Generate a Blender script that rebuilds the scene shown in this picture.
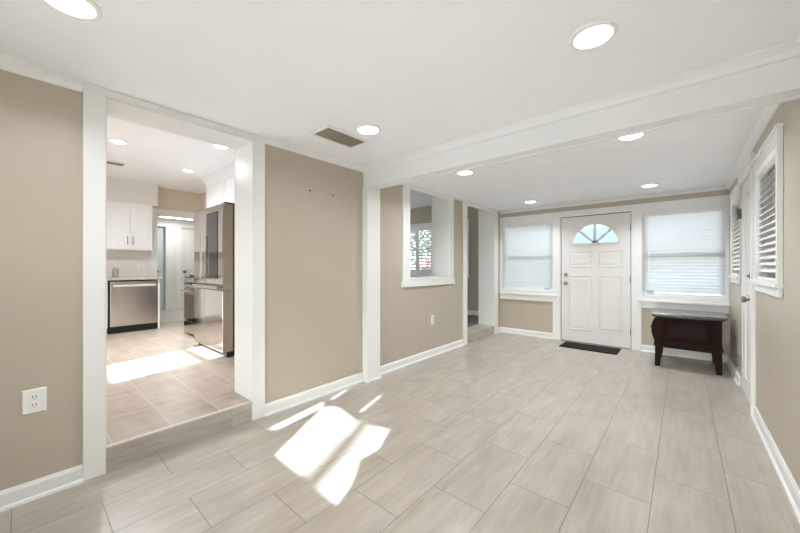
import bpy, bmesh, math, random
from mathutils import Vector, Matrix
random.seed(7)
for o in list(bpy.data.objects):
    bpy.data.objects.remove(o)
S = bpy.context.scene
COL = S.collection
R = math.radians

# ------------------------------------------------------------------ camera, sky, sun, exposure
cam = bpy.data.cameras.new('camera')
cam.sensor_width = 36.0
cam.sensor_fit = 'HORIZONTAL'
cam.lens = 328.0 / 800.0 * 36.0
cam.clip_start = 0.02
cam_o = bpy.data.objects.new('camera', cam)
cam_o.location = (0, 0, 1.22)
cam_o.rotation_euler = (R(90), 0, R(40.788))
COL.objects.link(cam_o)
S.camera = cam_o

SUN_AZ, SUN_EL = 12.0, 32.0
SUN_E, SKY_E = 23.0, 0.82
LAMP_W = 2.8
LAMP_ENTRY = 8.6
LAMP_KITCHEN = 15.0
S.view_settings.view_transform = 'Standard'
S.view_settings.look = 'None'
S.view_settings.exposure = 0.55
S.view_settings.gamma = 1.0
S.view_settings.use_curve_mapping = False
S.cycles.max_bounces = 14
S.cycles.diffuse_bounces = 9
S.cycles.transparent_max_bounces = 24
S.cycles.sample_clamp_indirect = 6.0
S.cycles.caustics_reflective = True
S.cycles.blur_glossy = 0.3

world = bpy.data.worlds.new('world')
S.world = world
world.use_nodes = True
wn = world.node_tree
sky = wn.nodes.new('ShaderNodeTexSky')
sky.sky_type = 'NISHITA'
sky.sun_disc = False
sky.sun_elevation = R(SUN_EL)
sky.sun_rotation = R(180 - SUN_AZ)
sky.air_density = 1.0
sky.dust_density = 1.2
hs = wn.nodes.new('ShaderNodeHueSaturation')
hs.inputs['Saturation'].default_value = 0.4
wn.links.new(sky.outputs[0], hs.inputs['Color'])
wn.links.new(hs.outputs[0], wn.nodes['Background'].inputs[0])
wn.nodes['Background'].inputs[1].default_value = SKY_E

sun = bpy.data.lights.new('sun', 'SUN')
sun.energy = SUN_E
sun.angle = R(0.7)
sun.color = (0.90, 0.965, 1.12)
sun_o = bpy.data.objects.new('sun', sun)
COL.objects.link(sun_o)
sd = Vector((-math.sin(R(SUN_AZ)) * math.cos(R(SUN_EL)), math.cos(R(SUN_AZ)) * math.cos(R(SUN_EL)), -math.sin(R(SUN_EL))))
sun_o.rotation_euler = sd.to_track_quat('-Z', 'Y').to_euler()
sun_o.location = (2, -8, 6)

# ------------------------------------------------------------------ helpers
def lin(r, g, b):
    f = lambda c: (c / 255 / 12.92) if c / 255 <= 0.04045 else ((c / 255 + 0.055) / 1.055) ** 2.4
    return (f(r), f(g), f(b), 1.0)

OFF = {}

class MB:
    def __init__(s):
        s.bm = bmesh.new()
    def face(s, pts):
        vs = [s.bm.verts.new(p) for p in pts]
        return s.bm.faces.new(vs)
    def box(s, x0, x1, y0, y1, z0, z1):
        s.hexa([(x0, y0, z0), (x1, y0, z0), (x1, y1, z0), (x0, y1, z0)], [(x0, y0, z1), (x1, y0, z1), (x1, y1, z1), (x0, y1, z1)])
        return s
    def hexa(s, a, b):
        n = len(a)
        va = [s.bm.verts.new(p) for p in a]
        vb = [s.bm.verts.new(p) for p in b]
        s.bm.faces.new(va[::-1]); s.bm.faces.new(vb)
        for i in range(n):
            s.bm.faces.new((va[i], va[(i + 1) % n], vb[(i + 1) % n], vb[i]))
        return s
    def prism(s, poly, axis, a0, a1):
        def m(p, a):
            if axis == 'x': return (a, p[0], p[1])
            if axis == 'y': return (p[0], a, p[1])
            return (p[0], p[1], a)
        return s.hexa([m(p, a0) for p in poly], [m(p, a1) for p in poly])
    def lathe(s, o, d, prof, n=24):
        d = Vector(d).normalized(); o = Vector(o)
        u = d.orthogonal().normalized(); w = d.cross(u)
        rings = []
        for r, h in prof:
            if r < 1e-6:
                rings.append([s.bm.verts.new(o + d * h)])
            else:
                rings.append([s.bm.verts.new(o + d * h + u * (r * math.cos(2 * math.pi * k / n)) + w * (r * math.sin(2 * math.pi * k / n))) for k in range(n)])
        for a, b in zip(rings, rings[1:]):
            for k in range(n):
                k2 = (k + 1) % n
                if len(a) == 1 and len(b) > 1: s.bm.faces.new((a[0], b[k], b[k2]))
                elif len(b) == 1 and len(a) > 1: s.bm.faces.new((a[k], a[k2], b[0]))
                elif len(a) > 1: s.bm.faces.new((a[k], a[k2], b[k2], b[k]))
        for rg, rev in ((rings[0], True), (rings[-1], False)):
            if len(rg) > 1: s.bm.faces.new(rg[::-1] if rev else rg)
        return s
    def cyl(s, p0, p1, r, n=16):
        p0 = Vector(p0); p1 = Vector(p1)
        return s.lathe(p0, p1 - p0, [(r, 0), (r, (p1 - p0).length)], n)
    def loft(s, polys, fn, cap=True):
        """nested outlines (same point count) each with its own depth; fn(u, w, d) -> point"""
        rings = [[s.bm.verts.new(fn(u, w, d)) for u, w in poly] for poly, d in polys]
        n = len(rings[0])
        for a, b in zip(rings, rings[1:]):
            for k in range(n):
                s.bm.faces.new((a[k], a[(k + 1) % n], b[(k + 1) % n], b[k]))
        if cap: s.bm.faces.new(rings[-1])
        return s
    def build(s, name, mat, parent=None, loc=None, bevel=0.0, smooth=False, seg=2):
        bmesh.ops.recalc_face_normals(s.bm, faces=s.bm.faces)
        off = OFF[parent.name] if parent else Vector(loc if loc else (0, 0, 0))
        bmesh.ops.translate(s.bm, verts=s.bm.verts, vec=-off)
        me = bpy.data.meshes.new(name)
        s.bm.to_mesh(me); s.bm.free()
        o = bpy.data.objects.new(name, me)
        COL.objects.link(o)
        me.materials.append(mat)
        if parent: o.parent = parent
        else: o.location = off
        OFF[o.name] = off.copy()
        if bevel:
            b = o.modifiers.new('bevel', 'BEVEL'); b.width = bevel; b.segments = seg
            b.limit_method = 'ANGLE'; b.angle_limit = R(40); b.harden_normals = False
        if smooth:
            me.polygons.foreach_set('use_smooth', [True] * len(me.polygons))
            me.set_sharp_from_angle(angle=R(38))
        return o

def tag(o, label, cat, group=None, kind=None):
    o['label'] = label
    if cat: o['category'] = cat
    if group: o['group'] = group
    if kind: o['kind'] = kind
    return o

def thing(name, label, cat, loc, group=None, rz=0.0):
    o = bpy.data.objects.new(name, None)
    o.empty_display_size = 0.1
    COL.objects.link(o)
    o.location = loc; o.rotation_euler = (0, 0, rz)
    OFF[o.name] = Vector(loc)
    return tag(o, label, cat, group)

def struct(name, mb, mat, label=None, parent=None, bevel=0.0, smooth=False):
    o = mb.build(name, mat, parent, bevel=bevel, smooth=smooth)
    if not parent:
        o['kind'] = 'structure'
        if label: o['label'] = label
    return o

def sroot(name, loc, label):
    o = bpy.data.objects.new(name, None)
    o.empty_display_size = 0.1
    COL.objects.link(o); o.location = loc
    OFF[o.name] = Vector(loc)
    o['kind'] = 'structure'; o['label'] = label
    return o

def copy_tree(o, parent=None):
    c = o.copy(); COL.objects.link(c); c.parent = parent
    OFF[c.name] = OFF[o.name].copy()
    for ch in [q for q in bpy.data.objects if q.parent == o]:
        copy_tree(ch, c)
    return c

def rect(u0, u1, w0, w1, i=0.0):
    return [(u0 + i, w0 + i), (u1 - i, w0 + i), (u1 - i, w1 - i), (u0 + i, w1 - i)]

def wall(mb, axis, p0, p1, u0, u1, z0, z1, holes=()):
    """wall slab between p0 and p1 on axis ('x' or 'y'), with rectangular holes (u0,u1,z0,z1)"""
    us = sorted({u0, u1, *[h[0] for h in holes], *[h[1] for h in holes]})
    zs = sorted({z0, z1, *[h[2] for h in holes], *[h[3] for h in holes]})
    us = [u for u in us if u0 <= u <= u1]; zs = [z for z in zs if z0 <= z <= z1]
    nu, nz = len(us) - 1, len(zs) - 1
    def solid(i, k):
        if i < 0 or k < 0 or i >= nu or k >= nz: return False
        cu, cz = (us[i] + us[i + 1]) / 2, (zs[k] + zs[k + 1]) / 2
        return not any(h[0] < cu < h[1] and h[2] < cz < h[3] for h in holes)
    m = (lambda p, u, z: (p, u, z)) if axis == 'x' else (lambda p, u, z: (u, p, z))
    for i in range(nu):
        for k in range(nz):
            if not solid(i, k): continue
            a, b, c, d = us[i], us[i + 1], zs[k], zs[k + 1]
            mb.face([m(p0, a, c), m(p0, b, c), m(p0, b, d), m(p0, a, d)])
            mb.face([m(p1, a, c), m(p1, b, c), m(p1, b, d), m(p1, a, d)])
            if not solid(i - 1, k): mb.face([m(p0, a, c), m(p1, a, c), m(p1, a, d), m(p0, a, d)])
            if not solid(i + 1, k): mb.face([m(p0, b, c), m(p1, b, c), m(p1, b, d), m(p0, b, d)])
            if not solid(i, k - 1): mb.face([m(p0, a, c), m(p1, a, c), m(p1, b, c), m(p0, b, c)])
            if not solid(i, k + 1): mb.face([m(p0, a, d), m(p1, a, d), m(p1, b, d), m(p0, b, d)])
    bmesh.ops.remove_doubles(mb.bm, verts=mb.bm.verts, dist=1e-5)
    return mb

# ------------------------------------------------------------------ materials
def nodes(name):
    m = bpy.data.materials.new(name); m.use_nodes = True
    nt = m.node_tree
    return m, nt, nt.nodes['Principled BSDF'], nt.nodes['Material Output']

def noise(nt, scale, detail=3.0, vec=None, rough=0.5):
    n = nt.nodes.new('ShaderNodeTexNoise')
    n.inputs['Scale'].default_value = scale; n.inputs['Detail'].default_value = detail
    n.inputs['Roughness'].default_value = rough
    if vec is None:
        tc = nt.nodes.new('ShaderNodeTexCoord'); vec = tc.outputs['Object']
    nt.links.new(vec, n.inputs['Vector'])
    return n

def ramp(nt, fac, stops):
    r = nt.nodes.new('ShaderNodeValToRGB')
    el = r.color_ramp.elements
    el[0].position, el[0].color = stops[0]
    el[1].position, el[1].color = stops[-1]
    for p, c in stops[1:-1]:
        e = el.new(p); e.color = c
    nt.links.new(fac, r.inputs[0])
    return r

def bump(nt, h, strength, dist, bs):
    b = nt.nodes.new('ShaderNodeBump')
    b.inputs['Strength'].default_value = strength; b.inputs['Distance'].default_value = dist
    nt.links.new(h, b.inputs['Height']); nt.links.new(b.outputs[0], bs.inputs['Normal'])

def paint(name, rgb, rough=0.5, var=0.03, bs=180.0, bst=0.08, spec=0.5, metal=0.0, coat=0.0):
    m, nt, b, out = nodes(name)
    c = lin(*rgb)
    n = noise(nt, 3.0, 4.0)
    lo = tuple(x * (1 - var) for x in c[:3]) + (1,); hi = tuple(min(1, x * (1 + var)) for x in c[:3]) + (1,)
    r = ramp(nt, n.outputs['Fac'], [(0.3, lo), (0.7, hi)])
    nt.links.new(r.outputs[0], b.inputs['Base Color'])
    b.inputs['Roughness'].default_value = rough
    b.inputs['Metallic'].default_value = metal
    b.inputs['Specular IOR Level'].default_value = spec
    b.inputs['Coat Weight'].default_value = coat
    b.inputs['Coat Roughness'].default_value = 0.12
    if bst:
        n2 = noise(nt, bs, 2.0)
        bump(nt, n2.outputs['Fac'], bst, 0.002, b)
    return m

M = {}
M['wall'] = paint('wall_paint', (186, 176, 160), 0.42, 0.015, 160, 0.10)
M['wallk'] = paint('kitchen_wall_paint', (222, 211, 194), 0.55, 0.015, 160, 0.10)
M['ceil'] = paint('ceiling_paint', (247, 247, 248), 0.7, 0.01, 120, 0.12)
M['trim'] = paint('trim_paint', (235, 235, 232), 0.3, 0.01, 60, 0.03)
M['soffit'] = paint('soffit_paint', (230, 228, 224), 0.55, 0.01, 160, 0.06)
M['door'] = paint('door_paint', (228, 226, 221), 0.35, 0.01, 60, 0.03)
M['daylight_tint'] = paint('daylight_tinted_paint', (208, 219, 223), 0.4, 0.01)  # white paint with the blue of daylight mixed into its colour
M['cab'] = paint('cabinet_paint', (240, 240, 239), 0.32, 0.008, 50, 0.02)
M['plastic'] = paint('white_plastic', (238, 237, 233), 0.35, 0.005, 50, 0.0)
M['black'] = paint('black_plastic', (18, 18, 19), 0.4, 0.05, 50, 0.02)
M['dark'] = paint('dark_void', (28, 26, 24), 0.8, 0.1, 40, 0.0)
M['nickel'] = paint('satin_nickel', (150, 146, 140), 0.28, 0.05, 50, 0.0, metal=1.0)
M['bronze'] = paint('dark_hinge_metal', (128, 124, 118), 0.35, 0.05, 50, 0.0, metal=1.0)
M['rubber'] = paint('mat_fibre', (27, 18, 15), 0.95, 0.3, 400, 0.6)
M['louver'] = paint('vent_louver', (150, 138, 120), 0.6, 0.08, 40, 0.0)
M['porch'] = paint('porch_paint', (120, 117, 112), 0.8, 0.04)
M['anchor'] = paint('wall_anchor_plastic', (84, 72, 60), 0.5, 0.03)
M['patch'] = paint('spackle_patch', (208, 199, 184), 0.6, 0.02)
M['hallfloor'] = paint('hall_floor', (196, 194, 187), 0.35, 0.05)
M['famfloor'] = paint('carpet', (118, 110, 104), 0.95, 0.12, 350, 0.5)
M['cloth'] = paint('gobo_cloth', (215, 210, 200), 0.9, 0.04, 300, 0.3)
M['paver'] = paint('concrete_drive', (176, 172, 164), 0.9, 0.08, 60, 0.3)
M['edge'] = paint('step_edge', (196, 190, 180), 0.45, 0.02)
M['patio'] = paint('bounce_paving', (205, 204, 202), 0.9, 0.04, 60, 0.2)
M['lawn'] = paint('lawn_grass', (116, 122, 98), 0.95, 0.3, 80, 0.6)
M['siding'] = paint('house_siding', (186, 192, 196), 0.8, 0.04)
M['shingle'] = paint('roof_shingle', (98, 98, 102), 0.9, 0.12, 60, 0.4)
M['bark'] = paint('bark', (92, 76, 62), 0.9, 0.25, 50, 0.6)
M['sticker'] = paint('sticker_paper', (168, 182, 208), 0.5, 0.05)

def wood(name):
    m, nt, b, out = nodes(name)
    tc = nt.nodes.new('ShaderNodeTexCoord')
    mp = nt.nodes.new('ShaderNodeMapping'); mp.inputs['Scale'].default_value = (3, 30, 30)
    nt.links.new(tc.outputs['Object'], mp.inputs[0])
    n = noise(nt, 2.0, 6.0, mp.outputs[0], 0.6)
    r = ramp(nt, n.outputs['Fac'], [(0.3, lin(22, 10, 7)), (0.7, lin(44, 21, 14))])
    nt.links.new(r.outputs[0], b.inputs['Base Color'])
    b.inputs['Roughness'].default_value = 0.45
    b.inputs['Specular IOR Level'].default_value = 0.1
    b.inputs['Coat Weight'].default_value = 0.0; b.inputs['Coat Roughness'].default_value = 0.16
    return m
M['wood'] = wood('dark_cherry_wood')
m = wood('polished_wood_top'); M['woodtop'] = m
m.node_tree.nodes['Principled BSDF'].inputs['Coat Weight'].default_value = 1.0
m.node_tree.nodes['Principled BSDF'].inputs['Coat Roughness'].default_value = 0.16
m.node_tree.nodes['Principled BSDF'].inputs['Coat IOR'].default_value = 1.65
m.node_tree.nodes['Principled BSDF'].inputs['Roughness'].default_value = 0.2

def steel(name, rgb, rough):
    m, nt, b, out = nodes(name)
    tc = nt.nodes.new('ShaderNodeTexCoord')
    mp = nt.nodes.new('ShaderNodeMapping'); mp.inputs['Scale'].default_value = (2, 2, 260)
    nt.links.new(tc.outputs['Object'], mp.inputs[0])
    n = noise(nt, 2.0, 2.0, mp.outputs[0])
    c = lin(*rgb)
    r = ramp(nt, n.outputs['Fac'], [(0.3, tuple(x * 0.94 for x in c[:3]) + (1,)), (0.7, c)])
    nt.links.new(r.outputs[0], b.inputs['Base Color'])
    b.inputs['Metallic'].default_value = 1.0
    b.inputs['Roughness'].default_value = rough
    return m
M['steel'] = steel('stainless_mirror', (202, 196, 190), 0.09)
M['steeldw'] = steel('stainless_brushed', (205, 200, 195), 0.26)
M['satin'] = steel('satin_handle', (235, 232, 228), 0.5)
M['steelside'] = steel('stainless_side', (205, 199, 192), 0.35)
M['fridgeside'] = paint('fridge_case', (74, 72, 70), 0.45, 0.04)

m, nt, b, out = nodes('black_glass'); M['blackglass'] = m
n = noise(nt, 2.0); r = ramp(nt, n.outputs['Fac'], [(0.3, lin(24, 21, 20)), (0.7, lin(30, 26, 24))])
nt.links.new(r.outputs[0], b.inputs['Base Color'])
b.inputs['Roughness'].default_value = 0.04; b.inputs['IOR'].default_value = 1.75

def glass(name, tint=(1, 1, 1), gl=0.06):
    m, nt, b, out = nodes(name)
    nt.nodes.remove(b)
    t = nt.nodes.new('ShaderNodeBsdfTransparent'); t.inputs[0].default_value = (*tint, 1)
    g = nt.nodes.new('ShaderNodeBsdfGlossy'); g.inputs['Roughness'].default_value = 0.02
    lw = nt.nodes.new('ShaderNodeLayerWeight'); lw.inputs[0].default_value = 0.25
    mp = nt.nodes.new('ShaderNodeMapRange'); mp.inputs['To Min'].default_value = gl; mp.inputs['To Max'].default_value = 0.8
    mx = nt.nodes.new('ShaderNodeMixShader')
    nt.links.new(lw.outputs['Fresnel'], mp.inputs['Value'])
    nt.links.new(mp.outputs[0], mx.inputs[0]); nt.links.new(t.outputs[0], mx.inputs[1]); nt.links.new(g.outputs[0], mx.inputs[2])
    nt.links.new(mx.outputs[0], out.inputs[0])
    return m
M['glass'] = glass('window_glass', (0.95, 0.98, 0.98), 0.03)
M['fanglass'] = glass('fanlight_glass', (0.66, 0.80, 0.90), 0.05)
M['jarglass'] = glass('jar_glass', (0.93, 0.93, 0.92), 0.10)

def translucent(name, rgb, tfac):
    m, nt, b, out = nodes(name)
    nt.nodes.remove(b)
    n = noise(nt, 4.0); c = lin(*rgb)
    r = ramp(nt, n.outputs['Fac'], [(0.3, tuple(x * 0.98 for x in c[:3]) + (1,)), (0.7, c)])
    d = nt.nodes.new('ShaderNodeBsdfDiffuse'); t = nt.nodes.new('ShaderNodeBsdfTranslucent')
    mx = nt.nodes.new('ShaderNodeMixShader'); mx.inputs[0].default_value = tfac
    nt.links.new(r.outputs[0], d.inputs[0]); nt.links.new(r.outputs[0], t.inputs[0])
    nt.links.new(d.outputs[0], mx.inputs[1]); nt.links.new(t.outputs[0], mx.inputs[2])
    nt.links.new(mx.outputs[0], out.inputs[0])
    return m
M['slat'] = translucent('blind_slat', (242, 242, 242), 0.58)
M['slatside'] = translucent('faux_wood_slat', (236, 235, 231), 0.08)
M['leaf'] = translucent('leaf_green', (70, 92, 64), 0.35)
M['leafpale'] = translucent('leaf_pale_green', (126, 144, 118), 0.35)
M['petal'] = translucent('pink_petals', (220, 150, 158), 0.3)

def emit(name, rgb, e):
    m, nt, b, out = nodes(name)
    b.inputs['Base Color'].default_value = (0.9, 0.9, 0.88, 1)
    b.inputs['Emission Color'].default_value = lin(*rgb)
    b.inputs['Emission Strength'].default_value = e
    b.inputs['Roughness'].default_value = 0.5
    return m
M['lamp'] = emit('lit_diffuser', (255, 252, 246), 6.0)
M['tube'] = emit('lit_tube', (250, 253, 255), 5.0)

def tile(name, ux, uy, length, row, base, dark, light, grout, vary, rough, mortar=0.0022, swap=True, streak=(34.0, 2.6), vert=False):
    """running-bond floor tile; rows along y (swap) or along x"""
    m, nt, b, out = nodes(name)
    L = nt.links
    tc = nt.nodes.new('ShaderNodeTexCoord'); sp = nt.nodes.new('ShaderNodeSeparateXYZ')
    L.new(tc.outputs['Object'], sp.inputs[0])
    def add(sock, v):
        a = nt.nodes.new('ShaderNodeMath'); a.operation = 'ADD'; a.inputs[1].default_value = v
        L.new(sock, a.inputs[0]); return a.outputs[0]
    xa = add(sp.outputs['Y' if swap else 'X'], ux); ya = add(sp.outputs['Z' if vert else ('X' if swap else 'Y')], uy)
    cb = nt.nodes.new('ShaderNodeCombineXYZ'); L.new(xa, cb.inputs[0]); L.new(ya, cb.inputs[1])
    br = nt.nodes.new('ShaderNodeTexBrick')
    br.offset = 0.5; br.offset_frequency = 2; br.squash = 1.0
    br.inputs['Scale'].default_value = 1.0
    br.inputs['Brick Width'].default_value = length; br.inputs['Row Height'].default_value = row
    br.inputs['Mortar Size'].default_value = mortar; br.inputs['Mortar Smooth'].default_value = 0.2
    br.inputs['Bias'].default_value = 0.0
    br.inputs['Color1'].default_value = (0, 0, 0, 1); br.inputs['Color2'].default_value = (1, 1, 1, 1); br.inputs['Mortar'].default_value = (0.5, 0.5, 0.5, 1)
    L.new(cb.outputs[0], br.inputs['Vector'])
    # streaks run along the tile; every tile samples its own stretch of the grain
    mp = nt.nodes.new('ShaderNodeMapping'); mp.inputs['Scale'].default_value = (streak[1], streak[0], 1)
    L.new(cb.outputs[0], mp.inputs[0])
    g = nt.nodes.new('ShaderNodeTexNoise'); g.noise_dimensions = '4D'
    g.inputs['Scale'].default_value = 1.0; g.inputs['Detail'].default_value = 7.0; g.inputs['Roughness'].default_value = 0.62
    mu = nt.nodes.new('ShaderNodeMath'); mu.operation = 'MULTIPLY'; mu.inputs[1].default_value = 37.0
    L.new(br.outputs['Color'], mu.inputs[0]); L.new(mu.outputs[0], g.inputs['W']); L.new(mp.outputs[0], g.inputs['Vector'])
    mp2 = nt.nodes.new('ShaderNodeMapping'); mp2.inputs['Scale'].default_value = (3.0, 9.0, 1)
    L.new(cb.outputs[0], mp2.inputs[0])
    g2 = nt.nodes.new('ShaderNodeTexNoise'); g2.noise_dimensions = '4D'
    g2.inputs['Scale'].default_value = 1.0; g2.inputs['Detail'].default_value = 5.0
    L.new(mu.outputs[0], g2.inputs['W']); L.new(mp2.outputs[0], g2.inputs['Vector'])
    av = nt.nodes.new('ShaderNodeMix'); av.data_type = 'FLOAT'; av.inputs[0].default_value = 0.5
    L.new(g.outputs['Fac'], av.inputs[2]); L.new(g2.outputs['Fac'], av.inputs[3])
    r = ramp(nt, av.outputs[0], [(0.30, lin(*dark)), (0.5, lin(*base)), (0.68, lin(*light))])
    hv = nt.nodes.new('ShaderNodeHueSaturation')
    mr = nt.nodes.new('ShaderNodeMapRange'); mr.inputs['To Min'].default_value = 1 - vary; mr.inputs['To Max'].default_value = 1 + vary
    L.new(br.outputs['Color'], mr.inputs[0]); L.new(mr.outputs[0], hv.inputs['Value']); L.new(r.outputs[0], hv.inputs['Color'])
    mx = nt.nodes.new('ShaderNodeMix'); mx.data_type = 'RGBA'
    L.new(br.outputs['Fac'], mx.inputs[0]); L.new(hv.outputs[0], mx.inputs[6]); mx.inputs[7].default_value = lin(*grout)
    L.new(mx.outputs[2], b.inputs['Base Color'])
    b.inputs['Roughness'].default_value = rough
    iv = nt.nodes.new('ShaderNodeMath'); iv.operation = 'SUBTRACT'; iv.inputs[0].default_value = 1.0
    L.new(br.outputs['Fac'], iv.inputs[1])
    bump(nt, iv.outputs[0], 0.35, 0.002, b)
    return m
M['tile'] = tile('plank_tile', -0.585 + 0.306, 2.594, 0.612, 0.3087, (174, 165, 153), (156, 146, 133), (188, 181, 171), (128, 119, 108), 0.03, 0.30)
M['tilek'] = tile('kitchen_tile', 7.2, 1.16, 0.46, 0.305, (168, 153, 138), (142, 125, 109), (182, 170, 157), (186, 178, 168), 0.07, 0.30, 0.005, swap=False, streak=(3, 16))
M['riser'] = tile('riser_tile', 0.9, 0.1, 1.3, 0.5, (178, 170, 159), (152, 143, 131), (193, 187, 178), (170, 158, 144), 0.02, 0.35, 0.001, swap=True, streak=(40, 4), vert=True)

m, nt, b, out = nodes('granite'); M['granite'] = m
n = noise(nt, 120.0, 5.0); r = ramp(nt, n.outputs['Fac'], [(0.32, lin(120, 104, 90)), (0.5, lin(186, 172, 156)), (0.7, lin(214, 204, 192))])
nt.links.new(r.outputs[0], b.inputs['Base Color']); b.inputs['Roughness'].default_value = 0.15

# ------------------------------------------------------------------ room shell
XL, XL2, XR, XR2 = -2.59, -2.89, 0.445, 0.60
YF, YF2, YB, YB2 = 5.87, 6.00, -0.90, -1.02
ZC1, ZC2, ZCK = 2.27, 2.25, 2.70
ZK = 0.15                      # raised floor of the kitchen and family room
YKN, YFAM = 2.40, 6.55          # wall behind the range; family room front wall
XKF, XHF = -7.44, -9.60         # kitchen far wall; hall far wall

struct('floor', MB().box(XL, XR2, YB2, YF2, -0.12, 0), M['tile'], 'pale wood-look plank tile floor in running bond')
struct('floor_kitchen', MB().box(XKF - 0.12, XL - 0.006, YB2, YKN + 0.06, 0.02, ZK), M['tilek'], 'raised beige tile floor of the kitchen')
struct('floor_family', MB().box(-7.0, XL - 0.06, YKN + 0.06, YFAM + 0.15, 0.02, ZK), M['famfloor'], 'dark floor of the room behind the pass-through')
struct('floor_hall', MB().box(-11.6, XKF - 0.12, 1.0, 4.2, 0.02, ZK), M['hallfloor'], 'pale floor of the back hall')
struct('ceiling', MB().box(XL2, XR2, YB2, 2.48, ZC1, ZC1 + 0.55), M['ceil'], 'white ceiling of the near room')
struct('ceiling_entry', MB().box(XL - 0.002, XR2, 2.48, YF2, ZC2, ZC2 + 0.57), M['ceil'], 'white ceiling of the entry')
struct('ceiling_kitchen', MB().box(XKF - 0.12, XL2, YB2, YKN + 0.06, ZCK, ZCK + 0.12), M['ceil'], 'white kitchen ceiling')
struct('ceiling_family', MB().box(-7.0, XL2 + 0.1, YKN + 0.06, YFAM + 0.15, ZCK, ZCK + 0.12), M['ceil'], 'shaded ceiling of the room behind the pass-through')
struct('ceiling_hall', MB().box(-11.6, XKF - 0.12, 1.0, 4.2, 2.42, 2.55), M['ceil'], 'white hall ceiling')

KO = (0.325, 1.214, ZK - 0.012, 2.228)         # kitchen opening in the left wall (y0, y1, z0, z1)
PT = (3.17, 4.10, 1.06, 2.32)          # pass-through
D2 = (4.60, 5.60, ZK - 0.012, 2.30)            # stepped doorway
struct('wall_left', wall(MB(), 'x', XL2, XL, YB2, YF2, 0.0, 2.80, [KO, PT, D2]), M['wall'], 'beige left wall with kitchen opening, pass-through and stepped doorway')
WL = (-2.55, -1.66, 0.79, 1.975)
WR = (-0.45, 0.42, 0.79, 1.985)
DF = (-1.535, -0.575, -0.01, 2.03)
struct('wall_front', wall(MB(), 'y', YF, YF2, XL, XR2, -0.02, 2.80, [WL, WR, DF]), M['wall'], 'beige front wall with entry door and two windows')
RW1 = (2.985, 3.74, 1.12, 1.965)
RW2 = (4.83, 5.40, 1.12, 1.965)
RD = (4.00, 4.735, -0.01, 2.04)
struct('wall_right', wall(MB(), 'x', XR, XR2, YB2, YF, 0.0, 2.80, [RW1, RW2, RD]), M['wall'], 'beige right wall with two windows and a side door')
BW = (-2.12, -0.86, 1.16, 2.08)
BD = (-1.10, 0.36, 0.04, 0.95)
KW = (-4.40, -3.58, 1.08, 1.84)
KD = (-5.80, -3.50, 0.20, 0.80)
struct('wall_back', wall(MB(), 'y', YB2, YB, XKF - 0.12, XR2, 0.0, 2.82, [BW, BD, KW, KD]), M['wall'], 'beige back wall with windows')
HO = (1.67, 2.36, ZK - 0.012, 2.19)
struct('wall_kitchen_far', wall(MB(), 'x', XKF - 0.12, XKF, YB2, YKN, 0.02, 2.82, [HO]), M['wallk'], 'beige far kitchen wall with doorway to the hall')
struct('wall_kitchen_north', wall(MB(), 'y', YKN, YKN + 0.12, XKF - 0.12, XL2, 0.02, 2.82), M['wallk'], 'beige kitchen wall behind the fridge and range')
FS = (2.75, 6.3, 0.3, 2.55)  # unseen opening added to let sky fill into the family room
FW = (-5.55, -3.67, 1.06, 2.20)
struct('wall_family_front', wall(MB(), 'y', YFAM, YFAM + 0.15, -7.0, -2.75, 0.02, 2.82, [FW]), M['wall'], 'shaded beige wall with the shuttered window')
struct('wall_family_left', wall(MB(), 'x', -7.12, -7.0, YKN + 0.12, YFAM + 0.15, 0.02, 2.82, [FS]), M['wall'], 'shaded beige side wall of the family room')
struct('wall_family_right', wall(MB(), 'x', XL2, -2.75, YF2, YFAM, 0.02, 2.82), M['wall'], 'short wall beside the stepped doorway')
HD1 = (1.52, 2.335, ZK - 0.012, 2.19)
HD2 = (2.66, 3.42, ZK - 0.012, 2.19)
struct('wall_hall_far', wall(MB(), 'x', XHF - 0.12, XHF, 1.0, 4.2, 0.02, 2.55, [HD1, HD2]), M['soffit'], 'pale hall wall with two doors')
struct('wall_hall_side', wall(MB(), 'y', 4.2, 4.3, -11.6, XKF - 0.12, 0.02, 2.55), M['soffit'], 'pale hall end wall')
struct('wall_hall_near', wall(MB(), 'x', XKF - 0.24, XKF - 0.12, YKN + 0.12, 4.2, 0.02, 2.55), M['soffit'], 'pale hall wall behind the kitchen')
struct('wall_hall_south', wall(MB(), 'y', 0.9, 1.0, -11.6, XKF - 0.12, 0.02, 2.55), M['soffit'], 'pale hall end wall on the near side')
struct('wall_bedroom', wall(MB(), 'x', -11.7, -11.6, 1.0, 4.2, 0.02, 2.55), M['daylight_tint'], 'wall of the room past the hall door, coloured with daylight blue')
mb = MB().box(XKF, -7.13, YB, 1.62, 2.30, ZCK)
struct('trim_soffit', mb, M['soffit'], 'boxed soffit above the left kitchen cabinet')

# step risers
mb = MB().box(XL - 0.02, XL + 0.008, KO[0], KO[1], 0, ZK - 0.012)
struct('trim_step_kitchen', mb, M['riser'], 'tiled step riser up to the kitchen')
struct('trim_step_edge', MB().box(XL - 0.022, XL + 0.011, KO[0], KO[1], ZK - 0.012, ZK + 0.0015), M['edge'], 'pale edge strip on the kitchen step', bevel=0.003)
mb = MB().box(XL - 0.28, XL + 0.008, D2[0], D2[1], 0, ZK + 0.001)
struct('trim_step_doorway', mb, M['riser'], 'tiled step in the doorway near the front wall')

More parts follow.
